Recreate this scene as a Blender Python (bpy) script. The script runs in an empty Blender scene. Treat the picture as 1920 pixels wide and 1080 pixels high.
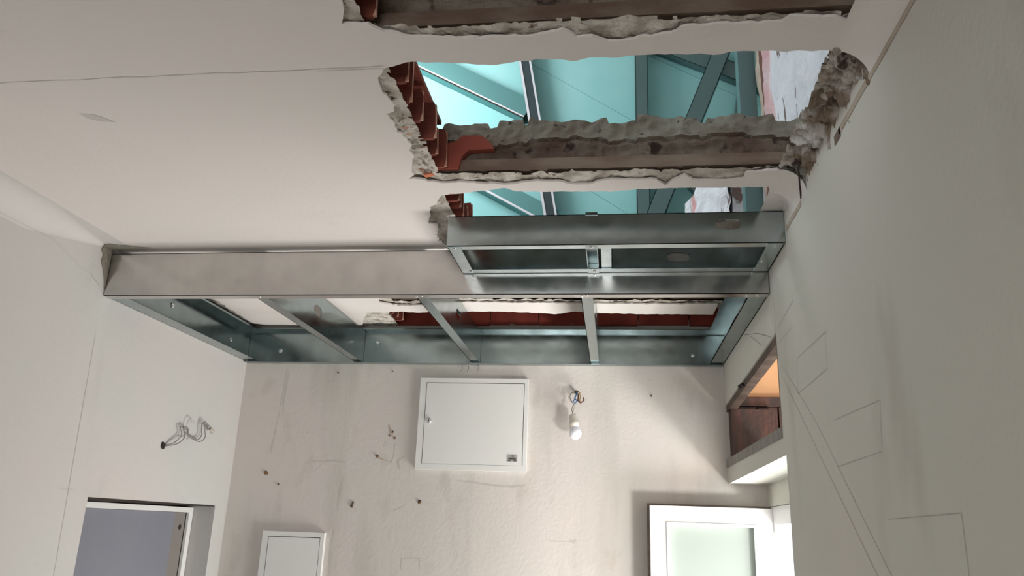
import bpy, math, random
from mathutils import Vector, Matrix, noise
from mathutils.geometry import tessellate_polygon
random.seed(7)
S = bpy.context.scene
C = S.collection
ZC = 1.95                      # eye height; every z below is relative to it

# ------------------------------------------------------------------ camera
cam_d = bpy.data.cameras.new('camera'); cam = bpy.data.objects.new('camera', cam_d); C.objects.link(cam)
cam_d.sensor_width = 36; cam_d.lens = 36 * 1462 / 1920; cam_d.clip_start = .02
_zc = Vector((170, 4740, -1462)).normalized()
_yc = Vector((193, -458, -1462)).normalized(); _yc = (_yc - _zc * _yc.dot(_zc)).normalized()
_xc = _yc.cross(_zc)
cam.matrix_world = Matrix.Translation((0, 0, ZC)) @ Matrix((_xc, _yc, _zc)).to_4x4()
S.camera = cam

# ------------------------------------------------------------------ light
S.view_settings.view_transform = 'Standard'; S.view_settings.look = 'None'
S.view_settings.gamma = 1; S.view_settings.use_curve_mapping = False
S.view_settings.exposure = 0.16
W = bpy.data.worlds.new('world'); S.world = W; W.use_nodes = True
W.node_tree.nodes['Background'].inputs[0].default_value = (.88, .95, 1, 1)
W.node_tree.nodes['Background'].inputs[1].default_value = 1.6

def area(name, loc, target, size, power, col, sy=None):
    d = bpy.data.lights.new(name, 'AREA'); d.energy = power; d.color = col
    d.shape = 'RECTANGLE'; d.size = size; d.size_y = sy or size
    o = bpy.data.objects.new(name, d); C.objects.link(o)
    o.location = (loc[0], loc[1], loc[2] + ZC)
    v = Vector(target) - Vector(loc); o.rotation_euler = v.to_track_quat('-Z', 'Y').to_euler()
    return o
area('doorway_daylight', (1.45, 2.4, -1.5), (.75, 2.4, .3), 1.1, 98, (1, .97, .93), 1.3)
area('ground_bounce_daylight', (2.05, .75, -1.5), (-.15, 3.0, .25), .45, 75, (1, .97, .92), .45)
area('rear_fill', (-.5, -2.55, -.15), (-.4, 2, .1), 1.5, 30, (1, .96, .93), 1.1)  # unseen fill lamp added behind the camera, at the made-up window
area('upper_room_daylight', (-1.25, 2.70, 2.02), (-.75, 3.34, 1.88), .5, 13, (1, 1, 1), .5)

# ------------------------------------------------------------------ materials
MATS = {}
def mat(name, col, rough=.8, metal=0, col2=None, scale=8, detail=6, lo=.4, hi=.6, bump=0, bscale=60, stretch=(1, 1, 1),
        spots=None, trans=0, extra=None):
    if name in MATS: return MATS[name]
    m = bpy.data.materials.new(name); m.use_nodes = True; nt = m.node_tree; N = nt.nodes; L = nt.links
    b = N['Principled BSDF']; b.inputs['Base Color'].default_value = (*col, 1)
    b.inputs['Roughness'].default_value = rough; b.inputs['Metallic'].default_value = metal
    if trans: b.inputs['Transmission Weight'].default_value = trans
    tc = N.new('ShaderNodeTexCoord'); mp = N.new('ShaderNodeMapping'); mp.inputs['Scale'].default_value = stretch
    L.new(tc.outputs['Object'], mp.inputs[0]); src = None
    if col2:
        nz = N.new('ShaderNodeTexNoise'); nz.inputs['Scale'].default_value = scale; nz.inputs['Detail'].default_value = detail
        L.new(mp.outputs[0], nz.inputs['Vector'])
        r = N.new('ShaderNodeValToRGB'); r.color_ramp.elements[0].position = lo; r.color_ramp.elements[1].position = hi
        r.color_ramp.elements[0].color = (*col, 1); r.color_ramp.elements[1].color = (*col2, 1)
        L.new(nz.outputs['Fac'], r.inputs[0]); src = r.outputs[0]
    for sp in (spots or []):        # (colour, scale, lo, hi, stretch): patches of dirt or wear
        c3, sc, l, h, st = sp
        mp2 = N.new('ShaderNodeMapping'); mp2.inputs['Scale'].default_value = st
        mp2.inputs['Location'].default_value = (sc * .37, sc * .11, 3.1)
        L.new(tc.outputs['Object'], mp2.inputs[0])
        n2 = N.new('ShaderNodeTexNoise'); n2.inputs['Scale'].default_value = sc; n2.inputs['Detail'].default_value = 5
        L.new(mp2.outputs[0], n2.inputs['Vector'])
        mr = N.new('ShaderNodeMapRange'); mr.inputs[1].default_value = l; mr.inputs[2].default_value = h
        L.new(n2.outputs['Fac'], mr.inputs[0])
        mx = N.new('ShaderNodeMixRGB'); mx.inputs[1].default_value = (*col, 1)
        if src: L.new(src, mx.inputs[1])
        mx.inputs[2].default_value = (*c3, 1); L.new(mr.outputs[0], mx.inputs[0]); src = mx.outputs[0]
    if src: L.new(src, b.inputs['Base Color'])
    if bump:
        n3 = N.new('ShaderNodeTexNoise'); n3.inputs['Scale'].default_value = bscale; n3.inputs['Detail'].default_value = 8
        L.new(tc.outputs['Object'], n3.inputs['Vector'])
        bp = N.new('ShaderNodeBump'); bp.inputs['Strength'].default_value = bump; bp.inputs['Distance'].default_value = .01
        L.new(n3.outputs['Fac'], bp.inputs['Height']); L.new(bp.outputs[0], b.inputs['Normal'])
    MATS[name] = m; return m

grime = (.42, .39, .34)
M_ceil = mat('ceiling_paint', (.70, .67, .64), .9, col2=(.73, .68, .66), scale=2, lo=.3, hi=.7, bump=.08, bscale=90, spots=[((.56, .50, .46), 1.3, .58, .95, (1, 2, 1))])
M_left = mat('left_wall_paint', (.49, .49, .47), .9, col2=(.53, .485, .465), scale=1.6, lo=.35, hi=.65, bump=.12, bscale=80, spots=[((.40, .38, .35), 2.5, .60, 1.0, (1, 2, .7))])
M_back = mat('back_wall_paint', (.58, .56, .52), .9, col2=(.61, .56, .53), scale=2, lo=.35, hi=.65, bump=.15, bscale=70,
             spots=[((.36, .34, .30), 2.2, .54, 1.0, (3, 1, .45)), ((.38, .35, .31), 6, .60, 1.0, (1.5, 1, .8)), ((.50, .42, .30), 3, .60, 1.0, (1, 1, .6))])
M_right = mat('right_wall_paint', (.62, .63, .57), .9, col2=(.65, .63, .575), scale=1.5, lo=.35, hi=.65, bump=.12, bscale=80,
              spots=[(grime, 2.5, .60, .90, (1, 1.6, .6))])
M_mortar = mat('crumbled_mortar', (.62, .58, .53), .95, col2=(.36, .32, .27), scale=22, lo=.42, hi=.62, bump=1.0, bscale=70,
               spots=[((.16, .11, .08), 45, .62, .70, (1, 1, 1))])
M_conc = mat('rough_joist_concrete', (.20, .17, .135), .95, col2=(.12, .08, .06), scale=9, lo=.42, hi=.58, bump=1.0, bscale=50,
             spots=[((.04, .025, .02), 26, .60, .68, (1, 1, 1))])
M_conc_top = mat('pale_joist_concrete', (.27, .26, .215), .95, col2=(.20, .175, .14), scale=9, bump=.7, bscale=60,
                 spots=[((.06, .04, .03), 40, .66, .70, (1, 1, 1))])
M_flange = mat('rusty_joist_steel', (.22, .17, .13), .6, .3, col2=(.15, .10, .075), scale=8, stretch=(1, 3, 3), bump=.2)
M_clay = mat('terracotta', (.24, .055, .035), .85, col2=(.17, .042, .028), scale=14, bump=.3, bscale=80)
M_clay_b = mat('broken_terracotta_edge', (.58, .36, .27), .9, col2=(.45, .22, .15), scale=40, bump=.4)
M_brick = mat('red_brick', (.30, .052, .034), .9, col2=(.23, .04, .028), scale=12, bump=.3, bscale=80,
              spots=[((.5, .42, .36), 30, .70, .74, (1, 1, 3))])
def metal(name, col, rough):
    m = mat(name, col, rough, 1, col2=tuple(c * .85 for c in col), scale=14, lo=.3, hi=.7)
    nt = m.node_tree; b = nt.nodes['Principled BSDF']
    v = nt.nodes.new('ShaderNodeTexNoise'); v.inputs['Scale'].default_value = 18; v.inputs['Detail'].default_value = 5
    r = nt.nodes.new('ShaderNodeMapRange'); r.inputs[3].default_value = rough - .09; r.inputs[4].default_value = rough + .16
    tc = nt.nodes.new('ShaderNodeTexCoord'); nt.links.new(tc.outputs['Object'], v.inputs['Vector'])
    nt.links.new(v.outputs['Fac'], r.inputs[0]); nt.links.new(r.outputs[0], b.inputs['Roughness']); return m
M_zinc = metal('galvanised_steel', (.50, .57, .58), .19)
M_zinc_r = metal('galvanised_steel_shaded', (.34, .41, .415), .15)  # darker copy of the steel; shade inside the frames is put into its colour
M_zinc_f = metal('pale_galvanised_steel', (.60, .585, .565), .17)  # paler, warmer copy of the steel for the long front track
M_zinc_f.node_tree.nodes['Principled BSDF'].inputs['Metallic'].default_value = .95
M_zinc_up = mat('shaded_upper_steel', (.13, .21, .21), .4, .6)  # same steel with the shade of the room above put into its colour
M_lip = mat('pale_stud_edge', (.70, .72, .76), .4, .3)  # pale strips along the edges of the upper studs
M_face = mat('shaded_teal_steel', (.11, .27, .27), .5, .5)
M_screw = mat('screw_steel', (.85, .85, .85), .2, 1)
M_dark = mat('dark_void', (.03, .022, .018), .95)
M_teal = mat('teal_plasterboard', (.28, .60, .60), .85, col2=(.32, .63, .63), scale=3, bump=.03)
M_teal_edge = mat('plasterboard_seam', (.10, .32, .32), .9)
M_white = mat('white_enamel', (.72, .72, .70), .45)
M_upvc = mat('white_upvc', (.85, .85, .85), .35)
M_frost = mat('frosted_glass', (.50, .57, .52), .55, trans=.25)
M_porcelain = mat('porcelain', (.70, .66, .58), .4)
M_bulb = mat('opal_bulb_glass', (.86, .86, .92), .12)
M_wood = mat('dark_red_wood', (.065, .022, .014), .6, col2=(.025, .011, .008), scale=6, stretch=(6, 6, .6), bump=.2)
M_tan = mat('tan_plywood', (.50, .29, .15), .7, col2=(.42, .23, .11), scale=5, stretch=(1, 5, 1))
M_frameg = mat('weathered_grey_wood', (.20, .165, .14), .85, col2=(.16, .13, .11), scale=10, stretch=(1, 2, 6), bump=.3)
M_cement = mat('grey_cement', (.30, .29, .265), .95, col2=(.25, .235, .21), scale=25, bump=.6)
M_stripe = mat('bare_tan_plaster', (.50, .43, .35), .95, col2=(.44, .36, .29), scale=20, bump=.2)
M_blue = mat('blue_grey_room', (.185, .19, .225), .6, col2=(.20, .205, .24), scale=3)
M_taupe = mat('taupe_strip', (.20, .18, .165), .8)
M_pencil = mat('pencil_graphite', (.44, .42, .39), .9)
M_crack = mat('crack_shadow', (.22, .19, .17), .95)
M_rust = mat('rusty_plug', (.20, .11, .05), .9, col2=(.07, .04, .03), scale=90)
M_floor = mat('screed', (.42, .40, .37), .9, col2=(.36, .34, .31), scale=5)
M_rwhite = mat('peeling_white_plaster', (.74, .74, .78), .95, col2=(.66, .66, .70), scale=6, bump=.9, bscale=30,
               spots=[((.20, .14, .13), 9, .66, .69, (1, 3, .8)), ((.62, .33, .33), 3, .62, .70, (1, 3, .3))])
M_pink = mat('pink_plaster', (.70, .47, .48), .95, col2=(.74, .62, .64), scale=12, bump=.5)
M_cwire = [mat('wire_grey', (.20, .18, .17), .5), mat('wire_blue', (.06, .13, .26), .4), mat('wire_brown', (.10, .035, .02), .4),
           mat('wire_ochre', (.42, .26, .10), .5), mat('wire_pale', (.42, .38, .34), .5)]

# ------------------------------------------------------------------ mesh helpers
def link(name, vs, fs, m, parent=None, mats=None, idx=None, smooth=False):
    me = bpy.data.meshes.new(name); me.from_pydata([(v[0], v[1], v[2] + ZC) for v in vs], [], fs)
    for mm in (mats or [m]): me.materials.append(mm)
    if idx: me.polygons.foreach_set('material_index', idx)
    if smooth: me.polygons.foreach_set('use_smooth', [True] * len(fs))
    me.update(); o = bpy.data.objects.new(name, me); C.objects.link(o)
    if parent: o.parent = parent; o.matrix_parent_inverse = Matrix.Translation(-parent.location)
    return o
class MB:
    def __init__(s): s.v = []; s.f = []
    def add(s, v, f):
        n = len(s.v); s.v += [tuple(p) for p in v]; s.f += [tuple(i + n for i in q) for q in f]; return s
    def box(s, x0, x1, y0, y1, z0, z1):
        return s.add([(x, y, z) for z in (z0, z1) for y in (y0, y1) for x in (x0, x1)],
              [(0, 2, 3, 1), (4, 5, 7, 6), (0, 1, 5, 4), (2, 6, 7, 3), (0, 4, 6, 2), (1, 3, 7, 5)])
    def plate(s, outer, holes, fn, t):
        # outer/holes: 2D outlines; fn(a,b,c) -> 3D point, c in {0,t}
        loops = [outer] + list(holes); flat = [p for l in loops for p in l]
        tris = tessellate_polygon([[Vector((p[0], p[1], 0)) for p in l] for l in loops]); n = len(flat)
        vs = [fn(a, b, 0) for a, b in flat] + [fn(a, b, t) for a, b in flat]
        fs = [tuple(q) for q in tris] + [tuple(i + n for i in reversed(q)) for q in tris]
        k = 0
        for l in loops:
            for i in range(len(l)):
                j = (i + 1) % len(l); fs.append((k + i, k + j, k + j + n, k + i + n))
            k += len(l)
        return s.add(vs, fs)
    def bar(s, p0, p1, w, h, up=(0, 0, 1)):
        p0, p1, up = Vector(p0), Vector(p1), Vector(up); d = (p1 - p0).normalized()
        a = d.cross(up).normalized() * w / 2; b = a.cross(d).normalized() * h / 2
        return s.add([p + sx * a + sy * b for p in (p0, p1) for sx, sy in ((-1, -1), (1, -1), (1, 1), (-1, 1))],
              [(0, 1, 2, 3), (7, 6, 5, 4), (0, 4, 5, 1), (1, 5, 6, 2), (2, 6, 7, 3), (3, 7, 4, 0)])
    def tube(s, pts, r, n=8):
        pts = [Vector(p) for p in pts]; v = []; f = []
        u = None
        for i, p in enumerate(pts):
            d = (pts[min(i + 1, len(pts) - 1)] - pts[max(i - 1, 0)]).normalized()
            u = (u - d * u.dot(d)) if u else d.orthogonal()
            u.normalize(); w = d.cross(u); rr = r[i] if isinstance(r, (list, tuple)) else r
            v += [p + (u * math.cos(2 * math.pi * k / n) + w * math.sin(2 * math.pi * k / n)) * rr for k in range(n)]
        for i in range(len(pts) - 1):
            f += [(i * n + k, i * n + (k + 1) % n, (i + 1) * n + (k + 1) % n, (i + 1) * n + k) for k in range(n)]
        f += [tuple(reversed(range(n))), tuple(range((len(pts) - 1) * n, len(pts) * n))]
        return s.add(v, f)
    def build(s, name, m, parent=None, smooth=False): return link(name, s.v, s.f, m, parent, smooth=smooth)
def smoothpts(p, k=6):
    p = [Vector(q) for q in p]; out = []
    for i in range(len(p) - 1):
        a, b, c, d = p[max(i - 1, 0)], p[i], p[i + 1], p[min(i + 2, len(p) - 1)]
        for j in range(k):
            t = j / k
            out.append(.5 * ((2 * b) + (c - a) * t + (2 * a - 5 * b + 4 * c - d) * t * t + (3 * b - a - 3 * c + d) * t ** 3))
    return out + [p[-1]]
def thing(name, label, cat, loc, group=None):
    o = bpy.data.objects.new(name, None); C.objects.link(o); o.location = (loc[0], loc[1], loc[2] + ZC)
    o.empty_display_size = .05; o['label'] = label; o['category'] = cat
    if group: o['group'] = group
    return o
def tag(o, label, cat, group=None):
    o['label'] = label; o['category'] = cat
    if group: o['group'] = group
    return o
def struct(o, label=None):
    o['kind'] = 'structure'
    if label: o['label'] = label
    return o
def XY(z): return lambda a, b, c: (a, b, z + c)
def XZ(y): return lambda a, b, c: (a, y + c, b)
def YZ(x): return lambda a, b, c: (x + c, a, b)
def oval(cx, cy, rx, ry, n=20, p=2.6):
    out = []
    for k in range(n):
        a = 2 * math.pi * k / n; c, s_ = math.cos(a), math.sin(a)
        out.append((cx + rx * math.copysign(abs(c) ** (2 / p), c), cy + ry * math.copysign(abs(s_) ** (2 / p), s_)))
    return out
def rect(a0, a1, b0, b1): return [(a0, b0), (a1, b0), (a1, b1), (a0, b1)]
def rag(pts, amp=.004, step=.010, seed=0.0):
    out = []
    for (ax, ay), (bx, by) in zip(pts[:-1], pts[1:]):
        L = math.hypot(bx - ax, by - ay); n = max(1, int(L / step))
        nx, ny = (-(by - ay) / L, (bx - ax) / L) if L else (0, 0)
        for i in range(n):
            t = i / n; x, y = ax + (bx - ax) * t, ay + (by - ay) * t
            d = amp * (noise.noise((x * 45, y * 45, seed)) * 1.2 + noise.noise((x * 160, y * 160, seed + 5)) * .8) if i else amp * .3 * noise.noise((x * 90, y * 90, seed))
            out.append((x + nx * d, y + ny * d))
    out.append(pts[-1]); return out

XL, XR, YB, H = -1.503, .411, 3.0, .765
FL = -ZC
# ------------------------------------------------------------------ room shell
def pencil(segs, wall, fn, name, w=.0022, m=None, lift=.0006):
    for pts in segs:
        b = MB()
        for (a0, b0), (a1, b1) in zip(pts[:-1], pts[1:]):
            L = math.hypot(a1 - a0, b1 - b0); n = max(1, int(L / .04)); px, pz = -(b1 - b0) / L * w / 2, (a1 - a0) / L * w / 2
            prev = None
            for i in range(n + 1):
                t = i / n; k = .6 + .6 * abs(noise.noise((a0 * 7 + t * 9, b0 * 5, 2)))
                q = (a0 + (a1 - a0) * t, b0 + (b1 - b0) * t)
                cur = [fn(q[0] + px * k, q[1] + pz * k, 0), fn(q[0] - px * k, q[1] - pz * k, 0)]
                if prev: b.add([prev[0], prev[1], cur[1], cur[0]], [(0, 1, 2, 3)])
                prev = cur
        b.build(name, m or M_pencil, wall)

struct(MB().box(-1.9, .75, -2.6, 3.3, FL - .1, FL).build('floor', M_floor))
# left wall with its doorway
b = MB(); b.plate([(-2.6, FL), (2.15, FL), (2.15, .045), (2.905, .045), (2.905, FL), (3.1, FL), (3.1, .80), (-2.6, .80)], [], YZ(XL - .14), .14)
wl = struct(b.build('wall_left', M_left))
# back wall (runs on past the right-hand corner as the doorway reveal)
wb = struct(MB().plate(rect(XL - .14, XR + .165, FL, .80), [], XZ(YB), .15).build('wall_back', M_back))
# right wall: doorway below, transom opening above
b = MB()
b.plate([(-2.6, FL), (1.984, FL), (1.984, .192), (3.0, .182), (3.0, .262), (2.006, .258), (2.01, .85), (-2.6, .85)], [], YZ(XR), .165)
b.plate([(2.01, .503), (3.0, .466), (3.0, .85), (2.01, .85)], [], YZ(XR), .03)
wr = struct(b.build('wall_right', M_right))
# unseen front wall behind the camera; its window is added to let light in
b = MB(); b.plate(rect(XL - .14, XR + .165, FL, .85), [rect(-1.25, .25, -.75, .45)], XZ(-2.6), .14)
wf = struct(b.build('wall_front', M_left))
b = MB(); b.plate(rect(-1.25, .25, -.75, .45), [rect(-1.19, -.53, -.69, .39), rect(-.47, .19, -.69, .39)], XZ(-2.56), .05)
struct(b.build('added_window_1', M_upvc))

# ---- ceiling outlines (metres, x / y)
C0o = [(-.408, .5), (-.411, .944), (-.412, .968), (-.417, .994), (-.432, 1.026), (-.389, 1.03), (-.369, 1.053), (-.337, 1.067), (-.277, 1.077), (-.216, 1.082), (-.18, 1.081), (-.128, 1.083), (-.079, 1.068), (-.058, 1.092), (-.033, 1.09), (-.009, 1.105), (.022, 1.106), (.091, 1.092), (.107, 1.078), (.178, 1.073), (.225, 1.078), (.26, 1.075), (.27, 1.063), (.34, 1.07), (.358, 1.08)]
Ao_top = [(-.403, 1.160), (-.394, 1.154), (-.371, 1.146), (-.354, 1.14), (-.31, 1.144), (-.241, 1.154), (-.201, 1.16), (-.17, 1.154), (-.13, 1.147), (-.093, 1.15), (-.064, 1.159), (-.038, 1.149), (.01, 1.153), (.025, 1.149), (.074, 1.147), (.113, 1.151), (.177, 1.156), (.203, 1.149), (.263, 1.152), (.358, 1.160)]
Ao_left = [(-.403, 1.16), (-.422, 1.195), (-.425, 1.236), (-.416, 1.265), (-.421, 1.304), (-.439, 1.311), (-.436, 1.362), (-.438, 1.382), (-.422, 1.436), (-.445, 1.538), (-.453, 1.585), (-.471, 1.606), (-.445, 1.608), (-.417, 1.621)]
Ao_bot = [(-.417, 1.621), (-.398, 1.631), (-.353, 1.627), (-.303, 1.638), (-.242, 1.647), (-.171, 1.631), (-.122, 1.636), (-.091, 1.655), (-.058, 1.657), (-.036, 1.641), (-.005, 1.631), (.048, 1.636), (.097, 1.639), (.119, 1.672), (.135, 1.64), (.158, 1.615), (.18, 1.645), (.24, 1.652), (.285, 1.645), (.29, 1.612), (.358, 1.606)]
Bo_top = [(-.427, 1.728), (-.413, 1.7), (-.365, 1.693), (-.328, 1.682), (-.282, 1.675), (-.255, 1.665), (-.229, 1.687), (-.162, 1.693), (-.089, 1.694), (.002, 1.699), (.053, 1.689), (.12, 1.686), (.155, 1.685), (.225, 1.689), (.358, 1.690)]
Bo_left = [(-.427, 1.728), (-.459, 1.787), (-.486, 1.868), (-.465, 1.892), (-.488, 1.982), (-.481, 2.02), (-.47, 2.20)]
Eo = [(-.80, 2.50), (-.832, 2.586), (-.844, 2.627), (-.786, 2.67), (-.74, 2.67), (-.536, 2.629), (-.258, 2.638), (.079, 2.654), (.356, 2.656)]
Do = [(-1.026, 2.99), (-.99, 2.90), (-.933, 2.765), (-.85, 2.758), (-.79, 2.75), (-.74, 2.765), (-.511, 2.75), (-.429, 2.75), (-.264, 2.773), (-.214, 2.788), (-.143, 2.751), (-.029, 2.773), (.094, 2.788), (.219, 2.788), (.356, 2.795)]
rv = lambda l: list(reversed(l))
XC = .357
poly = [(-1.435, -2.6), (XC, -2.6), (XC, .5)] + rag(C0o) + [(XC, 1.15)] + rv(rag(Ao_top, .003)) + rag(Ao_left, .008)[1:] \
    + rag(Ao_bot, .005)[1:] + [(XC, 1.68)] + rv(rag(Bo_top, .003)) + rag(Bo_left, .008)[1:] + [(XC, 2.20), (XC, 2.50)] \
    + rag(Eo, .006) + [(XC, 2.70)] + rv(rag(Do, .005)) + [(-1.15, 2.985), (-1.29, 2.985)] \
    + rag([(-1.30, 2.975), (-1.40, 2.965), (-1.465, 2.93), (-1.458, 2.7), (-1.452, 2.55), (-1.434, 2.46)], .008) \
    + [(-1.434, 2.05)]
ceil = struct(MB().plate(poly, [], XY(H), .005).build('ceiling', M_ceil))
# coves where the ceiling turns into the side walls
def cove(x0, s, y0, y1, r, m, name, amp=0, seg=8, z=H, step=.1, r1=None, xf=None):
    n = max(1, int(abs(y1 - y0) / step)); v = []; f = []; R0 = r
    for i in range(n + 1):
        y = y0 + (y1 - y0) * i / n; r = R0 + ((r1 if r1 is not None else R0) - R0) * i / n
        if xf is not None: v.append((xf, y, z))
        for k in range(seg + 1):
            a = math.pi / 2 * k / seg
            x = x0 - s * r + s * r * math.sin(a); zz = z - r + r * math.cos(a)
            if amp:
                d = amp * (noise.noise((x * 30, y * 26, zz * 30)) + .7 * noise.noise((x * 90, y * 80, zz * 90)) + .35)
                x += s * d * math.sin(a); zz += d * 1.2
            v.append((x, y, zz))
    R = seg + 1 + (xf is not None)
    for i in range(n):
        for k in range(R - 1):
            a = i * R + k; f.append((a, a + 1, a + R + 1, a + R))
    return link(name, v, f, m, ceil, smooth=False)
cove(XR, 1, -2.6, 1.16, .055, M_ceil, 'cove', seg=16)
cove(XR, 1, 1.60, 1.72, .055, M_ceil, 'cove', xf=XC, seg=16)
cove(XR, 1, 1.72, 1.80, .055, M_ceil, 'cove', r1=.004, step=.01, xf=XC, seg=16)
cove(XR, 1, 1.80, 2.3, .004, M_ceil, 'cove', xf=XC)
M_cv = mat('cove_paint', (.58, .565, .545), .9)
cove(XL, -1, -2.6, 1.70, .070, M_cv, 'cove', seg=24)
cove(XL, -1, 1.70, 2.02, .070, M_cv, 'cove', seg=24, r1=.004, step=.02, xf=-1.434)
cove(XL, -1, 2.02, 2.46, .004, M_ceil, 'cove', xf=-1.434)
cove(XR + .004, 1, 1.150, 1.61, .060, mat('broken_cove_rubble', (.46, .43, .40), .95, col2=(.20, .15, .11), scale=16, lo=.42, hi=.58, bump=1, bscale=60, spots=[((.62, .62, .62), 12, .60, .66, (1, 1, 1)), ((.07, .045, .035), 30, .60, .66, (1, 1, 1))]), 'broken_cove', amp=.014, seg=22, step=.006)
# mortar bed exposed where the plaster has come away
def inside(p, pol):
    x, y = p; c = False; j = len(pol) - 1
    for i in range(len(pol)):
        xi, yi = pol[i]; xj, yj = pol[j]
        if (yi > y) != (yj > y) and x < (xj - xi) * (y - yi) / (yj - yi) + xi: c = not c
        j = i
    return c
C0i = [(-.39, .48), (-.392, .968), (-.393, .987), (-.398, 1.046), (-.307, 1.054), (-.252, 1.057), (-.119, 1.059), (-.079, 1.054), (.009, 1.057), (.082, 1.062), (.248, 1.067), (.312, 1.064), (.353, 1.07), (.44, 1.08), (.44, .48)]
Ai = [(-.396, 1.12), (-.398, 1.175), (-.396, 1.288), (-.399, 1.432), (-.396, 1.518), (-.399, 1.598), (-.226, 1.602), (-.191, 1.612), (-.085, 1.603), (.129, 1.607), (.315, 1.602), (.40, 1.605), (.398, 1.549), (.372, 1.459), (.355, 1.378), (.363, 1.312), (.36, 1.213), (.354, 1.12)]
Bi = [(-.408, 1.68), (-.409, 1.837), (-.41, 2.20), (.40, 2.20), (.40, 1.68)]
Di = [(-.851, 2.74), (-.87, 3.01), (.40, 3.01), (.40, 2.74)]
Ei = [(-.80, 2.54), (-.79, 2.635), (-.70, 2.640), (-.536, 2.610), (-.258, 2.62), (.079, 2.635), (.40, 2.64), (.40, 2.54)]
inner = [C0i, Ai, Bi, Di, Ei]
st = .0075; nx, ny = int((XR + .02 + 1.52) / st), int((3.0 - .45) / st)
v = []; f = []; ids = {}
def vid(i, j):
    if (i, j) not in ids:
        x, y = -1.52 + i * st, .45 + j * st
        ids[(i, j)] = len(v)
        dz = .007 * noise.noise((x * 28, y * 28, 1)) + .004 * noise.noise((x * 90, y * 90, 4))
        v.append((x + .004 * noise.noise((x * 120, y * 120, 7)), y + .004 * noise.noise((x * 120, y * 120, 9)), H + .0085 + max(-.003, min(.005, dz * .8))))
    return ids[(i, j)]
for i in range(nx):
    x = -1.52 + (i + .5) * st
    for j in range(ny):
        y = .45 + (j + .5) * st
        if x < -1.04 and y < 2.0: continue
        if x < -.52 and y < 2.4: continue
        jx, jy = x + .005 * noise.noise((x * 60, y * 60, 3)), y + .005 * noise.noise((x * 60, y * 60, 6))
        if any(inside((jx, jy), q) for q in inner): continue
        f.append((vid(i, j), vid(i, j + 1), vid(i + 1, j + 1), vid(i + 1, j)))
link('mortar_bed', v, f, M_mortar, ceil)
# broken ends of the hollow clay blocks along the left side of each opening
def ribs(ys, x0, seed, hs=None, tip=-.385):
    random.seed(seed)
    for k, y in enumerate(ys):
        h = (hs[k] if hs else random.uniform(.085, .13)); x1 = tip + random.uniform(-.006, .012)
        b = MB(); b.plate([(x0, H + .012), (x1, H + .014), (x1 + .004, H + .03), (x1 - .002 + random.uniform(0, .006), H + h * .8), (x1 - .003, H + h), (x0, H + h + random.uniform(-.01, .012))], [], XZ(y), .009)
        br = b.build('clay_rib', M_clay, ceil)
        b = MB(); b.bar((x1 + .003, y + .003, H + .016), (x1 - .001, y + .003, H + h - .006), .007, .005, up=(0, 1, 0))
        b.build('broken_edge', M_clay_b, br)
ribs([1.155, 1.222, 1.292, 1.365, 1.44, 1.512, 1.575], -.47, 3, [.13, .13, .13, .088, .10, .085, .11])
ribs([1.72, 1.765, 1.81, 1.88, 1.95, 2.02], -.48, 5, tip=-.398)
ribs([.80, .88, .96, 1.03], -.47, 6)
ribs([2.785, 2.83, 2.88, 2.93], -.95, 8, tip=-.85)
b = MB(); b.box(-.475, -.462, 1.1, 1.6, H + .012, H + .14); b.box(-.48, -.40, 1.1, 1.6, H + .135, H + .145)
b.box(-.475, -.462, 1.7, 2.1, H + .012, H + .14); b.box(-.475, -.462, .5, 1.05, H + .012, H + .14); b.box(-.96, -.95, 2.7, 3.0, H + .012, H + .14)
b.build('clay_block', M_clay, ceil)
# shards of clay and mortar stuck to the left edge of the middle opening
random.seed(11)
for k in range(26):
    y = random.uniform(1.17, 1.62); x = -.40 - random.uniform(0, .03); s = random.uniform(.004, .011)
    b = MB(); vv = [(x + random.uniform(-s, s) * (1.5 if q < 4 else .8), y + random.uniform(-s, s) * .5, H + .003 + random.uniform(-.003, .006)) for q in range(6)]
    b.add(vv, [(0, 1, 2), (0, 2, 3), (0, 3, 4), (1, 2, 5), (2, 3, 5), (0, 1, 5), (3, 4, 5)])
    b.build('mortar_chip', M_clay_b if k % 7 == 0 else M_mortar, ceil)
b = MB()
b.add([(-.432, 1.585, H - .001), (-.408, 1.575, H - .003), (-.404, 1.592, H), (-.428, 1.600, H), (-.418, 1.588, H + .012)], [(0, 1, 2, 3), (0, 1, 4), (1, 2, 4), (2, 3, 4), (3, 0, 4)])
b.build('clay_shard', mat('orange_clay', (.60, .20, .10), .9), ceil)
MB().plate([(2.043, .640), (2.032, .672), (2.022, .690), (2.006, .712), (2.010, .733), (1.998, .745), (2.004, .762), (2.043, .763)], [], YZ(XL + .0005), .004).build('broken_plaster', M_conc_top, wl)
MB().plate([(-1.499, 2.002), (-1.475, 1.998), (-1.455, 2.010), (-1.43, 2.012), (-1.40, 2.028), (-1.37, 2.034), (-1.395, 2.043), (-1.499, 2.043)], [], XY(H - .005), .0045).build('broken_plaster', M_conc_top, ceil)
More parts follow.
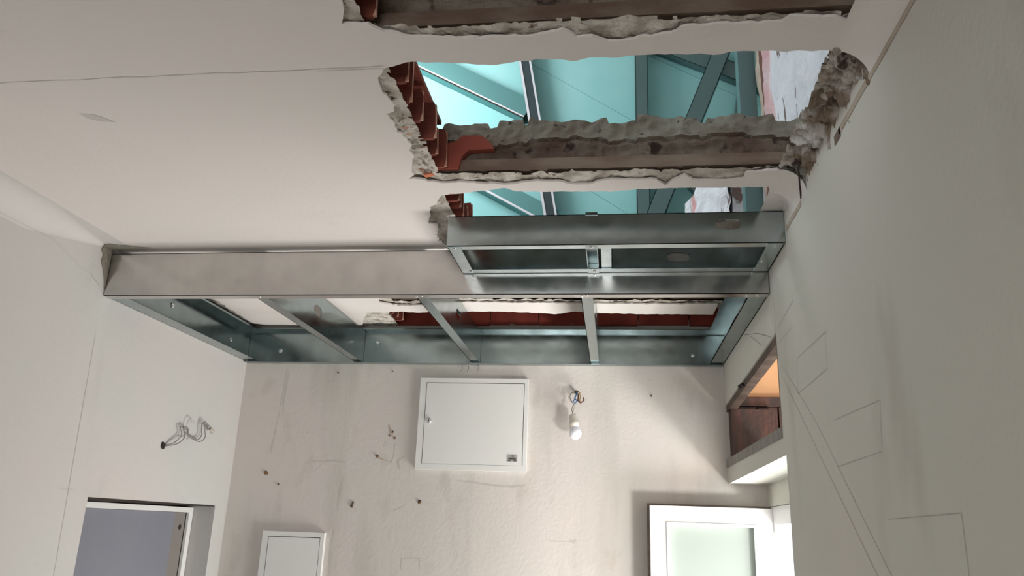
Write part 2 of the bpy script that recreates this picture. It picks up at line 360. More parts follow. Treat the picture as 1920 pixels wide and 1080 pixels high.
# bare strip and crack where the ceiling meets the right wall
def strip(y0, y1, z, w, m, name, wall, amp=.0016):
    n = int((y1 - y0) / .02); v = []; f = []
    for i in range(n + 1):
        y = y0 + (y1 - y0) * i / n; e = amp * noise.noise((y * 60, 0, z)); 
        v += [(XR - .001, y, z - w / 2 + e), (XR - .001, y, z + w / 2 + e * .5)]
    for i in range(n): f.append((2 * i, 2 * i + 1, 2 * i + 3, 2 * i + 2))
    return link(name, v, f, m, wall)
strip(.45, 1.345, .716, .014, M_stripe, 'bare_plaster_strip', wr)
strip(1.335, 1.375, .712, .020, M_flange, 'bare_plaster_strip', wr)
strip(1.655, 1.81, .709, .013, M_stripe, 'bare_plaster_strip', wr)
b = MB()
ck = [(1.545, XC + .030), (1.575, XC + .034), (1.60, XC + .041), (1.62, XC + .046), (1.65, XC + .0535)]
for (y0, x0), (y1, x1) in zip(ck[:-1], ck[1:]):
    zz = [H - .055 + math.sqrt(max(0, .055 ** 2 - (x - (XR - .055)) ** 2)) - .001 for x in (x0, x1)]
    b.bar((x0, y0, zz[0]), (x1, y1, zz[1]), .004, .002)
b.build('crack', M_dark, wr)
# hairline crack on the ceiling, trowel scar
cc = [(-1.52 + .045 * i, 1.149 + .004 * noise.noise((i * .7, 3, 1)) + .0025 * noise.noise((i * 2.3, 8, 1))) for i in range(26)]
cc = [(max(-1.432, a), b_) for a, b_ in cc]
pencil([[p for i, p in enumerate(cc) if i == 0 or p[0] > cc[i - 1][0] + 1e-5]], ceil, XY(H - .0006), 'crack', w=.0016)
pencil([[(-1.43, .98), (-1.0, 1.0)], [(-.52, 1.155), (-.40, 1.155)]], ceil, XY(H - .0006), 'crack', w=.0012)
MB().add([(-1.062, 1.268, H - .0006), (-1.035, 1.272, H - .0006), (-1.02, 1.288, H - .0006), (-1.008, 1.306, H - .0006), (-1.04, 1.300, H - .0006), (-1.058, 1.285, H - .0006)], [(0, 1, 2, 3, 4, 5)]).build('trowel_scar', mat('scar', (.56, .53, .51), .9), ceil)

# brick wall seen through the rear slot, each brick its own piece
for k in range(7):
    x0 = -.90 + k * .195 + .02; jj = random.uniform(-.003, .003)
    MB().box(x0, x0 + .1915, 2.985 + jj, 3.05, H + .010 + jj, H + .10).build('brick', M_brick, ceil)
MB().box(-1.1, .5, 3.05, 3.1, H - .01, 1.0).build('mortar_joint', M_mortar, ceil)

# slab above
b = MB()
b.box(-2.3, -.475, -2.7, 2.74, H + .04, H + .15); b.box(-2.3, -.96, 2.74, 3.3, H + .04, H + .15)
b.box(-.475, XR + .02, -2.7, .50, H + .04, H + .15); b.box(-.475, XR + .02, .45, 1.062, H + .17, H + .22)
b.box(-.475, .6, 2.24, 2.74, H + .03, H + .15); b.box(-1.0, .6, 2.70, 3.3, H + .15, H + .2)
fu = struct(b.build('floor_upper', M_conc))

# ------------------------------------------------------------------ ceiling joists
def joist(y0, y1, x0, x1, h, label, seed, seen=True, group=None):
    t = thing('ceiling_joist', label, 'beam', ((x0 + x1) / 2, (y0 + y1) / 2, H + .014))
    fl = MB().box(x0, x1, y0, y1, H + .0145, H + .042)
    fl.build('steel_flange', M_flange, t)
    if not seen: return t
    nX, nZ = 150, 22; v = []; f = []; idx = []
    for i in range(nX + 1):
        x = x0 + (x1 - x0) * i / nX
        top = h + .010 * noise.noise((x * 7, seed, 0)) + .007 * noise.noise((x * 30, seed, 2)) - (.014 if abs(noise.noise((x * 5, seed + 4, 0))) < .03 else 0)
        cav = .40 + .16 * noise.noise((x * 6, seed, 9))
        for k in range(nZ + 1):
            u = k / nZ; z = H + .042 + u * (top - .042)
            d = .010 * noise.noise((x * 18, z * 25, seed)) + .007 * noise.noise((x * 55, z * 60, seed)) + (.012 if u < cav + .08 else 0)
            d += -.006 * math.exp(-((u - cav) / .08) ** 2)
            v.append((x, y0 + .006 + d, z))
        v.append((x, y1, H + top))
    R = nZ + 2
    for i in range(nX):
        cav = .40 + .16 * noise.noise(((x0 + (x1 - x0) * i / nX) * 6, seed, 9))
        for k in range(R - 1):
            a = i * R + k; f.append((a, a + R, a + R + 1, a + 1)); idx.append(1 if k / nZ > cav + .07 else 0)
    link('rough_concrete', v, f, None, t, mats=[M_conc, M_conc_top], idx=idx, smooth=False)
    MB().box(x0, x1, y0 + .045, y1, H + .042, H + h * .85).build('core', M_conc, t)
    return t
joist(1.061, 1.135, -.40, .44, .135, 'nearest dark steel and concrete ceiling joist, at the top edge of the view', 2.0)
j2 = joist(1.600, 1.682, -.40, .425, .140, 'middle ceiling joist with rough crumbling concrete on a rusty steel flange', 5.0)
joist(2.53, 2.66, -.86, .40, .13, 'grey ceiling joist bottom seen above the long metal frame', 9.0, seen=False)
MB().plate([(-.400, H + .016), (-.352, H + .016), (-.345, H + .045), (-.33, H + .062), (-.27, H + .064), (-.28, H + .080), (-.30, H + .098), (-.345, H + .10), (-.36, H + .086), (-.385, H + .08)], [], XZ(1.590), .02).build('clay_fragment', mat('red_clay_fragment', (.27, .06, .038), .85), j2)

# ------------------------------------------------------------------ upper room seen through the openings
YU = 3.34
wu = bpy.data.objects.new('wall_upper_back', None); C.objects.link(wu); wu.location = (0, YU, ZC + 1); struct(wu)
def board(pol, d=0, m=M_teal): return MB().plate(pol, [], XZ(YU + d), .0125).build('plasterboard_sheet', m, wu)
# three sheets, with open seams running aslant as in the gable
board([(-2.4, .9), (-.425, .9), (-.425, 3.0), (-2.4, 3.0)])
def seam(z0, sl, x): return z0 + sl * x
SM = [(1.436, -.69), (1.93, -.68), (2.323, -.59)]          # three slanting joints: height at x = 0 and slope
board([(-.423, .9), (.775, .9), (-.423, seam(*SM[0], -.423) - .001)])
board([(-.423, seam(*SM[0], -.423) + .001), (.778, .9), (1.3, .9), (1.3, seam(*SM[1], 1.3) - .001), (-.423, seam(*SM[1], -.423) - .001)])
board([(-.423, seam(*SM[1], -.423) + .001), (1.3, seam(*SM[1], 1.3) + .001), (1.3, seam(*SM[2], 1.3) - .001), (-.423, seam(*SM[2], -.423) - .001)])
board([(-.423, seam(*SM[2], -.423) + .001), (1.3, seam(*SM[2], 1.3) + .001), (1.3, 3.0), (-.423, 3.0)])
MB().box(-2.4, 1.3, YU + .013, YU + .03, .9, 3.0).build('backing', M_teal_edge, wu)
struct(MB().box(-2.4, 1.3, -2.7, YU + .05, 3.0, 3.05).build('ceiling_upper', M_ceil))
struct(MB().box(-2.5, 1.3, -2.75, -2.7, .9, 3.0).build('wall_upper_front', M_ceil))
struct(MB().box(1.25, 1.3, -2.7, YU, .9, 3.0).build('wall_upper_right', M_ceil))
# peeling masonry pier on the right of the openings
b = MB(); nY, nZ = 90, 60; v = []; f = []; idx = []
for i in range(nY + 1):
    y = .95 + (2.09 - .95) * i / nY
    for k in range(nZ + 1):
        z = H - .01 + 1.1 * k / nZ
        v.append((XR + .024 + .009 * noise.noise((1, y * 14, z * 8)) + .005 * noise.noise((4, y * 50, z * 30)) - (.012 if y > 2.02 else 0) + (.01 if 1.98 < y < 2.02 else 0), y, z))
for i in range(nY):
    y = .95 + (2.09 - .95) * i / nY
    for k in range(nZ):
        a = i * (nZ + 1) + k; f.append((a, a + 1, a + nZ + 2, a + nZ + 1)); yy = y + .012 * noise.noise((2, y * 5, (k / nZ) * 9)); idx.append(3 if yy > 2.045 else 2 if yy > 2.022 else 1 if yy > 1.945 else 0)
pier = struct(link('wall_right_upper', v, f, None, mats=[M_rwhite, M_pink, mat('brown_gash', (.16, .07, .05), .95), M_stripe], idx=idx))
MB().box(XR + .04, .6, .95, 2.09, H, H + 1.1).build('core', M_mortar, pier)
nY, nZ = 40, 30; v = []; f = []
for i in range(nY + 1):
    t_ = i / nY; y = 2.45 + .5 * t_
    for k in range(nZ + 1):
        z = .86 + k / nZ * (.40 + .04 * noise.noise((y * 9, 0, 0)))
        v.append((XR - .03 - .10 * t_ + .012 * noise.noise((2, y * 10, z * 22)), y, z))
for i in range(nY):
    for k in range(nZ):
        a = i * (nZ + 1) + k; f.append((a, a + 1, a + nZ + 2, a + nZ + 1))
low = struct(link('wall_right_stub', v, f, M_rwhite))
MB().box(XR - .02, .6, 2.45, 2.95, .86, 1.22).build('core', M_rwhite, low)

# metal studs of the upper room
uf = thing('upper_stud_frame', 'grey-green metal studs and braces against the teal boards in the room above', 'frame', (0, 3.3, .95))
def ustud(p0, p1, w, d, seed=0, lips=True, dy=0, edges=(), m=None):
    # U section lying on the boards, open side up-left
    a0, a1 = Vector((p0[0], 0, p0[1])), Vector((p1[0], 0, p1[1])); dr = (a1 - a0).normalized(); nn = Vector((-dr.z, 0, dr.x))
    y1 = YU - dy; y0 = y1 - d; b = MB()
    def q(off0, off1, ya, yb):
        c = nn * (off0 + off1) / 2 + Vector((0, (ya + yb) / 2, 0)); b.bar(a0 + c, a1 + c, abs(yb - ya), abs(off1 - off0), up=tuple(nn))
    q(-w / 2, w / 2, y0, y0 + .003); q(-w / 2, -w / 2 + .003, y0, y1 - .003); q(w / 2 - .003, w / 2, y0, y1 - .003)
    if lips: q(-w / 2, -w / 2 + .014, y1 - .006, y1 - .002); q(w / 2 - .014, w / 2, y1 - .006, y1 - .002)
    so = b.build('stud', m or M_zinc_up, uf)
    for o0, o1, mm in edges:
        b = MB(); c = nn * (o0 + o1) / 2 + Vector((0, y0 - .0015, 0)); b.bar(a0 + c, a1 + c, .003, abs(o1 - o0), up=tuple(nn))
        b.build('flange_edge', mm, so)
    return so
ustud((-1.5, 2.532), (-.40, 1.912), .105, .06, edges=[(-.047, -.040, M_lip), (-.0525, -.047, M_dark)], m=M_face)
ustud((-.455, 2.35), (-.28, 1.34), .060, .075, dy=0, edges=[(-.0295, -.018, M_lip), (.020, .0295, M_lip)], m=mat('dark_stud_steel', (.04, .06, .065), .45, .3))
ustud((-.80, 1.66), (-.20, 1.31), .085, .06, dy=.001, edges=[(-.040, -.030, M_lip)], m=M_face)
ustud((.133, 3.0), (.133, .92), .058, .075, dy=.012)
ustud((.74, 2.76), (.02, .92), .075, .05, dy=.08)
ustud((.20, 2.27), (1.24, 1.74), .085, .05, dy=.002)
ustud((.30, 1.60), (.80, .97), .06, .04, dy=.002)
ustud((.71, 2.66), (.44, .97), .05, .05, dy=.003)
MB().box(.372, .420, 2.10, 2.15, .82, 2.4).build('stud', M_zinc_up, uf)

# ------------------------------------------------------------------ long metal frame under the ceiling
def screws(parent, pts, r=.0045, axis='z', name='screw'):
    for (x, y, z) in pts:
        b = MB()
        if axis == 'z': b.tube([(x, y, z + .002), (x, y, z - .001), (x, y, z - .003)], [r, r, r * .5], 8)
        else:
            sx = 1 if axis == 'x' else (-1 if axis == '-x' else 0); sy = -1 if axis == 'y' else 0
            b.tube([(x - sx * .002, y - sy * .002, z), (x + sx * .002, y + sy * .002, z), (x + sx * .004, y + sy * .004, z)], [r, r, r * .5], 8)
        b.build(name, M_screw, parent)
T = .002
Z0, Z1, YF = .6175, .7495, 2.045
lf = thing('long_metal_frame', 'long galvanised steel frame hung wall to wall under the ceiling', 'frame', (-.55, 2.52, .617))
b = MB(); b.box(XL + .003, XR - .003, YF, YF + T, Z0, Z1); b.box(XL + .003, XR - .003, YF, YF + .034, Z0, Z0 + T); b.box(XL + .003, XR - .003, YF, YF + .034, Z1 - T, Z1)
ft = b.build('front_track', M_zinc_f, lf); ft['label'] = 'matte grey front track with a plain wide face'
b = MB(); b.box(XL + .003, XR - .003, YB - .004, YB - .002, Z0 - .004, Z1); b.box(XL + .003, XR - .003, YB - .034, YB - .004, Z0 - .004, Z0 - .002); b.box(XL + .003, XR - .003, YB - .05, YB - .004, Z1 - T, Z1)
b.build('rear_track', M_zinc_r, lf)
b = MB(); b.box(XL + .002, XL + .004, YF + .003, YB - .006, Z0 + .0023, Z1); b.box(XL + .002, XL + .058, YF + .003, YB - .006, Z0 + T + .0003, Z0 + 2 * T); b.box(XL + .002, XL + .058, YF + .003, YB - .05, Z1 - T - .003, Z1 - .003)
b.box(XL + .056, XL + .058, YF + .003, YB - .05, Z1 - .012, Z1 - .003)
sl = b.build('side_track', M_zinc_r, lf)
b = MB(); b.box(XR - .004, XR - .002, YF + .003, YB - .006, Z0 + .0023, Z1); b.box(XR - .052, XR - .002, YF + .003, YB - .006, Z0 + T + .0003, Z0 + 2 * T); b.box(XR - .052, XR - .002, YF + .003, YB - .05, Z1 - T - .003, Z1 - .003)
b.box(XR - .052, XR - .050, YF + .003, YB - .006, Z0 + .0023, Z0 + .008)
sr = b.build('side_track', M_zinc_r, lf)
def cstud(xw, fw, y0, y1, z0, z1, holes, parent):
    b = MB(); b.plate(rect(y0, y1, z0, z1), holes, YZ(xw), T)
    b.box(xw - fw, xw, y0, y1, z0, z0 + T); b.box(xw - fw, xw, y0, y1, z1 - T, z1)
    b.box(xw - fw, xw - fw + T, y0, y1, z0, z0 + .010); b.box(xw - fw, xw - fw + T, y0, y1, z1 - .010, z1)
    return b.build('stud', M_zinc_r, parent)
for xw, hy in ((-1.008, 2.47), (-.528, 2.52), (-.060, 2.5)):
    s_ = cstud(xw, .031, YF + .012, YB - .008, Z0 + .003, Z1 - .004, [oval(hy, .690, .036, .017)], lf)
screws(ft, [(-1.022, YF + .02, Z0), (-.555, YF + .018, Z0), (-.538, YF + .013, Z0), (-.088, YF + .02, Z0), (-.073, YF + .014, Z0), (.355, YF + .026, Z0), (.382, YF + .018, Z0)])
screws(sl, [(XL + .005, 2.17, .70), (XL + .005, 2.40, .69), (XL + .005, 2.83, .675)], .010, 'x')
screws(lf, [(-1.36, YB - .006, .665), (.30, YB - .006, .66), (-.95, YB - .006, .70)], .008, 'y')
screws(sr, [(XR - .005, 2.5, .68), (XR - .005, 2.8, .67)], .008, '-x')

# ------------------------------------------------------------------ short metal frame in front of it
A0, A1, G0, G1 = -.421, .409, .679, .7605
sf = thing('short_metal_frame', 'short galvanised steel ladder frame fixed in front of the long one on the right', 'frame', (0, 1.93, .679))
b = MB(); b.plate(rect(A0, A1, G0, G1), [oval(.277, .728, .030, .0135, p=3.5)], XZ(1.824), T)
b.box(A0, A1, 1.824, 1.852, G0, G0 + T); b.box(A0, A1, 1.824, 1.852, G1 - T, G1)
ff = b.build('front_track', M_zinc, sf)
b = MB(); b.plate(rect(A0, A1, G0, G1), [oval(.175, .722, .030, .0135, p=3.5)], XZ(2.039), T)
b.box(A0, A1, 2.012, 2.041, G0 + .0002, G0 + T); b.box(A0, A1, 2.012, 2.041, G1 - T, G1)
rt = b.build('rear_track', M_zinc_r, sf)
b = MB(); b.box(A0 + .001, A0 + .003, 1.83, 2.035, G0 - .001, G1); b.box(A0 + .001, A0 + .034, 1.828, 2.037, G0 - .001, G0 - .0005 + .0015)
sA = b.build('end_stud', M_zinc, sf)
b = MB(); b.box(A1 - .003, A1 - .001, 1.83, 2.035, G0 - .001, G1); b.box(A1 - .040, A1 - .001, 1.828, 2.037, G0 - .001, G0 + .001)
sB = b.build('end_stud', M_zinc, sf)
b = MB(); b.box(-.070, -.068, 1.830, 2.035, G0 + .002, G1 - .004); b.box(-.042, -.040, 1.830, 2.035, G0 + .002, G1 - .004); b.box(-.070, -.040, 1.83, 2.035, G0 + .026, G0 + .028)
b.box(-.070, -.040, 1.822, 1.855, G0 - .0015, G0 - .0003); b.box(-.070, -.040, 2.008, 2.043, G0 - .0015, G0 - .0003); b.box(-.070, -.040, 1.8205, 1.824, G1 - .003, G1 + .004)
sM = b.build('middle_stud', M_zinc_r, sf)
b = MB(); b.box(-.034, -.004, 1.846, 2.020, G0 + .003, G0 + .005); b.box(-.034, -.032, 1.83, 2.035, G0 + .003, G1 - .004); b.box(-.006, -.004, 1.83, 2.035, G0 + .003, G1 - .004)
b.build('middle_stud', M_zinc, sf)['label'] = 'pale middle stud lying closed side down'
screws(sf, [(-.404, 1.838, G0 - .001), (-.395, 2.02, G0 - .001), (-.055, 1.838, G0 - .001), (-.052, 2.026, G0 - .001), (.39, 1.845, G0 - .001), (.378, 1.96, G0 - .001)], .004)

# ------------------------------------------------------------------ electrical cabinets
def cabinet(x0, x1, z0, z1, label, lock=None):
    t = thing('wall_cabinet', label, 'cabinet', ((x0 + x1) / 2, YB, z0))
    bo = .024; g = .0025
    MB().plate(rect(x0, x1, z0, z1), [rect(x0 + bo, x1 - bo * .6, z0 + bo * .85, z1 - bo * .75)], XZ(YB - .019), .0185).build('frame', M_white, t)
    MB().box(x0 + bo - .002, x1 - bo * .6 + .002, YB - .004, YB - .001, z0 + bo * .85 - .002, z1 - bo * .75 + .002).build('back_box', M_dark, t)
    d = MB().box(x0 + bo + g, x1 - bo * .6 - g, YB - .020, YB - .006, z0 + bo * .85 + .001, z1 - bo * .75 - g).build('door', M_white, t)
    return t, d
t, d = cabinet(-.758, -.330, .205, .557, 'large white metal electrical cabinet with a lock, below the long frame')
MB().tube([(-.714, YB - .018, .389), (-.714, YB - .026, .389), (-.714, YB - .028, .389)], [.0105, .0105, .008], 20).build('lock', M_screw, d)
MB().box(-.7155, -.7125, YB - .0285, YB - .0275, .384, .394).build('keyhole', M_dark, d)
pl = MB().box(-.403, -.364, YB - .0212, YB - .0202, .2405, .266).build('rating_plate', mat('plate_grey', (.38, .37, .36), .5), d)
b = MB(); b.box(-.398, -.369, YB - .0216, YB - .0213, .2485, .2555)
b.box(-.390, -.386, YB - .0216, YB - .0213, .2585, .2635); b.box(-.384, -.377, YB - .0216, YB - .0213, .2585, .2635)
b.box(-.401, -.389, YB - .0216, YB - .0213, .2425, .2460); b.box(-.379, -.367, YB - .0216, YB - .0213, .2425, .2460)
b.build('print', mat('plate_print', (.06, .055, .05), .6), pl)
cabinet(-1.335, -1.090, -.46, -.040, 'small white metal cabinet low on the back wall near the left corner')

# ------------------------------------------------------------------ bare bulb on its wires
t = thing('bare_light_bulb', 'unlit white globe bulb in a porcelain holder hanging from loose wires', 'light bulb', (-.152, 2.96, .42))
sd = Vector((-.156, 2.958, .418)); se = Vector((-.148, 2.950, .368))
ax = (se - sd).normalized()
sk = MB().tube([sd - ax * .002, sd, sd + ax * .006, sd + ax * .030, sd + ax * .031, sd + ax * .036, sd + ax * .050], [.004, .012, .0155, .0175, .0185, .0185, .0175], 20).build('lamp_holder', M_porcelain, t, smooth=True)
be = sd + ax * .072; pr = []; rr = []
pr += [sd + ax * .046, sd + ax * .050]; rr += [.013, .0165]
for k in range(1, 13):
    a = math.pi * (.28 + .72 * k / 12); pr.append(be - ax * math.cos(a) * .0235); rr.append(max(.0004, math.sin(a) * .0235))
MB().tube(pr, rr, 24).build('bulb_glass', M_bulb, t, smooth=True)
def wire(pts, r, m, parent, name='wire'): return MB().tube(smoothpts(pts), r, 6).build(name, m, parent, smooth=True)
wire([(-.146, 2.998, .503), (-.158, 2.975, .506), (-.168, 2.965, .488), (-.160, 2.962, .468), (-.153, 2.962, .460), (-.160, 2.962, .440), (-.157, 2.960, .428), (-.156, 2.958, .418)], .0016, M_cwire[0], t)
wire([(-.146, 2.998, .503), (-.164, 2.965, .500), (-.172, 2.955, .484), (-.162, 2.955, .464), (-.151, 2.960, .458), (-.152, 2.960, .438), (-.155, 2.958, .428), (-.156, 2.958, .418)], .0016, M_cwire[4], t)
wire([(-.146, 2.998, .508), (-.144, 2.97, .495), (-.149, 2.958, .480), (-.140, 2.955, .470), (-.150, 2.958, .460)], .0028, M_cwire[1], t)
wire([(-.143, 2.998, .508), (-.142, 2.965, .500), (-.146, 2.955, .486), (-.152, 2.955, .470), (-.156, 2.958, .462)], .0024, M_cwire[1], t)
wire([(-.141, 2.998, .508), (-.136, 2.965, .492), (-.136, 2.955, .472), (-.126, 2.952, .463), (-.115, 2.955, .473), (-.117, 2.958, .484)], .0026, M_cwire[2], t)
wire([(-.146, 2.998, .512), (-.136, 2.965, .508), (-.128, 2.96, .490), (-.130, 2.955, .470), (-.122, 2.955, .466)], .0022, M_cwire[3], t)
wire([(-.152, 2.998, .508), (-.146, 2.975, .512), (-.136, 2.965, .507), (-.130, 2.97, .502)], .0026, M_cwire[2], t)
# loose cables on the left wall
t = thing('loose_wall_cables', 'thin loose twin wires coming out of the left wall above the doorway', 'cable', (XL, 2.6, .26))
def L_(p, x=-1.485): return [(x if i not in (0, ) else XL, y, z) for i, (y, z) in enumerate(p)]
wire(L_([(2.490, .228), (2.515, .236), (2.555, .262), (2.560, .275), (2.548, .296), (2.590, .292), (2.602, .280), (2.640, .270), (2.675, .267), (2.695, .285), (2.690, .302), (2.688, .329), (2.720, .318), (2.745, .312)]), .0018, M_cwire[0], t)
wire(L_([(2.490, .224), (2.525, .234), (2.568, .256), (2.572, .272), (2.562, .296), (2.588, .296), (2.598, .272), (2.640, .263), (2.682, .260), (2.712, .278), (2.706, .300), (2.690, .333), (2.722, .325), (2.748, .318)], -1.480), .0018, M_cwire[0], t)
wire(L_([(2.565, .268), (2.590, .262), (2.612, .263), (2.603, .285), (2.592, .305), (2.598, .327), (2.618, .334), (2.648, .316)], -1.488), .0012, M_cwire[4], t)
MB().tube([(XL - .001, 2.487, .226), (XL + .004, 2.487, .227), (XL + .006, 2.49, .228)], [.013, .012, .005], 9).build('wall_hole_plug', M_dark, t)
MB().tube([(-1.482, 2.742, .315), (-1.482, 2.765, .305)], [.006, .008], 8).build('wire_end', M_cwire[4], t)

# ------------------------------------------------------------------ marks and plugs on the walls
def plug(x, z, r, m=M_rust, name='wall_plug', seed=0):
    random.seed(int(x * 977 + z * 313) + seed); n = 9
    ring = [(x + r * math.cos(2 * math.pi * k / n) * random.uniform(.6, 1.15), z + r * math.sin(2 * math.pi * k / n) * random.uniform(.7, 1.3)) for k in range(n)]
    v = [(a, YB - .0012, c) for a, c in ring] + [(x + (a - x) * .5, YB - .005, z + (c - z) * .5) for a, c in ring] + [(x, YB - .003, z)]
    f = [(k, (k + 1) % n, (k + 1) % n + n, k + n) for k in range(n)] + [(k + n, (k + 1) % n + n, 2 * n) for k in range(n)]
    link(name, v, f, m, wb)
for x, z, r in ((-1.36, .175, .009), (-1.304, .134, .0045), (-.997, .070, .007), (-1.000, .061, .006), (-.995, .076, .004), (-.736, .085, .008), (-.861, .345, .005), (-.872, .330, .004),
                (-.915, .250, .007), (-.852, .322, .005), (-1.107, .578, .004), (.14, .50, .004), (-.88, .585, .003)):
    plug(x, z, r)
for pts in ([(-.878, .372), (-.872, .350), (-.866, .330)], [(-.925, .256), (-.905, .243), (-.89, .238)]):
    pencil([pts], wb, XZ(YB - .0008), 'scraped_patch', w=.008, m=M_stripe)
pencil([[(-.885, .31), (-.893, .285)], [(-.848, .30), (-.850, .255), (-.858, .225)], [(-.90, .24), (-.872, .232), (-.855, .235)], [(-1.325, .595), (-1.328, .52), (-1.335, .44)], [(-1.335, .42), (-1.345, .33), (-1.352, .25)], [(-.83, .05), (-.80, .065)], [(-.24, -.04), (-.16, -.038)], [(-1.18, .225), (-1.08, .228), (-1.04, .222)], [(-.79, -.12), (-.79, -.16)], [(-.79, -.12), (-.72, -.118)], [(-.72, -.118), (-.72, -.16)]], wb, XZ(YB - .0007), 'scratch', w=.002)
for x, y_, z in ((-.60, YB, .606), (-.575, YB, .605), (-.535, YB, .606)):
    MB().tube(smoothpts([(x, y_ - .006, z + .008), (x + .004, y_ - .008, z - .006), (x - .002, y_ - .006, z - .018)]), .0012, 5).build('wire_stub', M_cwire[0], wb)
R = YZ(XR - .0007)
pencil([[(1.97, .412), (1.678, .232), (1.305, -.048), (1.12, -.20)], [(1.955, .372), (1.606, .118), (1.34, -.075)],
        [(1.818, .312), (1.560, .318), (1.549, .389), (1.799, .39), (1.815, .312)],
        [(1.537, .216), (1.275, .211), (1.290, .134), (1.545, .130)],
        [(1.291, .033), (1.029, .036), (1.030, -.035)], [(1.97, .510), (1.80, .525)], [(1.99, .468), (1.83, .47)]], wr, R, 'pencil_line', w=.0016)
pencil([[(2.48, .612), (2.25, .560), (2.07, .505)], [(2.38, .585), (2.2, .512)]], wr, R, 'crack', w=.002, m=M_crack)
pencil([[(2.045, .50), (2.053, .248), (2.062, .0), (2.068, -.165)], [(2.024, .062), (2.081, .063)], [(1.45, .70), (1.80, .705), (2.04, .640)], [(1.97, .668), (2.04, .628)]], wl, YZ(XL + .0007), 'pencil_line', w=.0016)

M_smudge = mat('wall_smudge', (.53, .505, .47), .95, col2=(.47, .445, .41), scale=20, lo=.35, hi=.7)
def smudge(pts, w, seed):
    top, bot = [], []
    P_ = smoothpts([(a, 0, b_) for a, b_ in pts], 8); n = len(P_)
    for i, p in enumerate(P_):
        k = w * math.sin(math.pi * (i + .5) / n) * (.6 + .9 * abs(noise.noise((p.x * 30, p.z * 30, seed))))
        q = P_[min(i + 1, n - 1)] - P_[max(i - 1, 0)]; q.normalize(); nn = Vector((-q.z, 0, q.x))
        top.append(p + nn * k); bot.append(p - nn * k)
    v = [(p.x, YB - .0005, p.z) for p in top] + [(p.x, YB - .0005, p.z) for p in bot]
    link('smudge', v, [(i, i + 1, n + i + 1, n + i) for i in range(n - 1)], M_smudge, wb)
smudge([(-.60, .168), (-.52, .160), (-.44, .152), (-.38, .150), (-.33, .158)], .004, 1)
smudge([(-.82, .20), (-.83, .235), (-.80, .255)], .005, 2)
smudge([(-1.045, .17), (-1.05, .10), (-1.055, .04)], .006, 3)
smudge([(-1.06, -.02), (-1.065, -.10), (-1.06, -.2)], .005, 4)
smudge([(-1.315, .60), (-1.318, .53), (-1.322, .46), (-1.318, .40)], .0025, 5)
smudge([(-.165, -.03), (-.15, -.04), (-.14, -.03)], .006, 6)

# ------------------------------------------------------------------ left doorway
b = MB(); b.plate([(2.152, -1.94), (2.152, .034), (2.903, .034), (2.903, -1.94), (2.876, -1.94), (2.876, .016), (2.19, .016), (2.19, -1.94)], [], YZ(-1.597), .010)
dl = struct(b.build('door_1', M_white))
lf1 = MB().box(-1.612, -1.599, 2.19, 2.800, -1.94, .015).build('dim_room_panel', M_blue, dl)  # flat panel standing in for the dim room beyond the opening
MB().box(-1.612, -1.600, 2.801, 2.875, -1.94, .015).build('shaded_reveal_strip', M_taupe, dl)  # strip standing in for a shadowed reveal, the shade put into its taupe
MB().tube([(-1.601, 2.845, -.037), (-1.5985, 2.845, -.037)], .0095, 12).build('latch_hole', M_dark, dl)
b = MB(); n = 30
for i in range(n):
    y0 = 2.152 + .75 * i / n; y1 = y0 + .75 / n; h = .0085 * (1 - .55 * i / n) + .002 * noise.noise((i * .8, 2, 2))
    b.box(-1.6, XL - .004, y0, y1, .0445 - h, .0449)
b.build('dark_gap', M_dark, dl)
MB().box(-1.6, -1.592, 2.8995, 2.9045, -1.94, .030).build('dark_gap', M_dark, dl)
MB().box(-1.66, -1.615, 2.1, 2.95, -1.94, .2).build('backing', M_dark, dl)

# ------------------------------------------------------------------ right doorway with its open glazed leaf
XO = XR + .165
b = MB(); b.box(XO - .03, XO + .03, 1.98, 3.0, .105, .21)
struct(b.build('trim_1', M_right))
b = MB(); b.plate([(1.986, -1.94), (1.986, .103), (2.998, .103), (2.998, -1.94), (2.955, -1.94), (2.955, .045), (2.045, .045), (2.045, -1.94)], [], YZ(XO - .028), .06)
d2 = struct(b.build('door_2', M_upvc))
lf2 = thing('glazed_door_leaf', 'open white plastic door leaf with frosted glass in front of the back wall', 'door', (.33, 2.95, FL + .02))
b = MB(); b.plate(rect(.124, .549, FL + .02, .0965), [rect(.187, .484, FL + .15, .0345)], XZ(2.928), .052); b.build('frame', M_upvc, lf2)
b = MB(); b.plate(rect(.181, .490, FL + .144, .0405), [rect(.191, .480, FL + .154, .0305)], XZ(2.924), .010); b.build('glazing_bead', M_upvc, lf2)
MB().box(.187, .484, 2.945, 2.960, FL + .15, .0345).build('pane', M_frost, lf2)
MB().plate(rect(.115, .554, FL + .02, .1045), [rect(.1245, .5485, FL + .03, .096)], XZ(2.966), .014).build('seal', M_frameg, lf2)
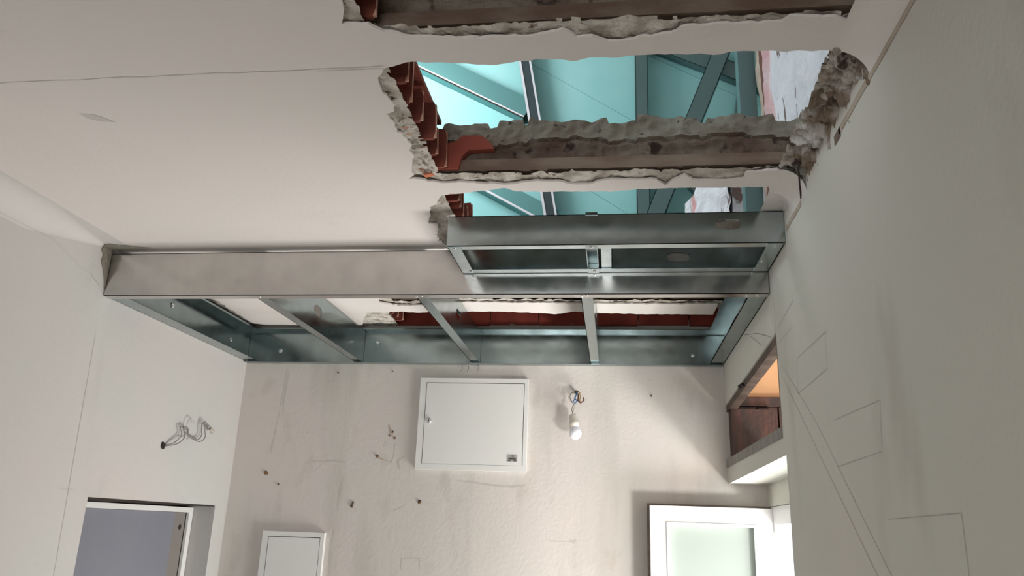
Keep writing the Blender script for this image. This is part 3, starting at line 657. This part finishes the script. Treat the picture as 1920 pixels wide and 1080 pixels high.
for z in (.045, -.9):
    MB().tube([(.556, 2.925, z - .03), (.556, 2.925, z + .03)], .009, 10).build('hinge', M_upvc, lf2)

# ------------------------------------------------------------------ transom opening and the porch behind it
t = thing('transom_frame', 'weathered dark wooden frame of the small opening high on the right wall', 'frame', (XR, 2.5, .26))
b = MB(); b.plate([(2.008, .500), (2.010, .478), (2.995, .442), (2.995, .465)], [], YZ(XR + .004), .03); b.build('head', mat('old_brown_wood', (.12, .085, .065), .7, col2=(.07, .045, .035), scale=9, stretch=(1, 2, 6)), t)
b = MB(); b.plate(rect(2.008, 2.026, .262, .478), [], YZ(XR + .002), .16); b.build('jamb', M_frameg, t)
b = MB(); b.plate(rect(2.93, 2.998, .266, .444), [], YZ(XR + .012), .15); b.build('jamb', M_wood, t)
b = MB(); b.plate([(2.008, .262), (2.026, .262), (2.93, .268), (2.995, .268), (2.995, .240), (2.008, .236)], [], YZ(XR - .004), .004); b.build('sill_edge', M_cement, t)
MB().tube([(XR + .001, 2.56, .468), (XR - .006, 2.57, .462), (XR + .002, 2.59, .462)], [.008, .010, .006], 7).build('knot', M_dark, t)
pc = struct(MB().box(XO + .01, 2.2, 1.2, 3.6, .86, .90).build('ceiling_porch', M_tan))
b = MB()
pb = bpy.data.objects.new('wall_porch', None); C.objects.link(pb); pb.location = (.9, 3.0, ZC + .3); struct(pb)
for k in range(12):
    x0 = XR + .040 + k * .075
    MB().box(x0, x0 + .070, 2.975 + .004 * (k % 2), 3.0, .20, .460).build('plank', M_wood, pb)
MB().box(XR + .036, 1.5, 2.965, 3.0, .462, .496).build('rail', M_wood, pb)
MB().box(XR + .04, 1.5, 2.985, 3.0, .50, .86).build('board', M_tan, pb)
MB().box(XO + .012, 1.5, 3.001, 3.03, .19, .5).build('backing', M_dark, pb)
MB().box(XR + .031, XO, 1.9, 3.0, .86, .90).build('backing', M_dark, pb)
struct(MB().box(XO + .2, 4.5, -1.0, 6.0, FL - .3, FL - .2).build('ground', mat('paving', (.6, .58, .54), .9)))
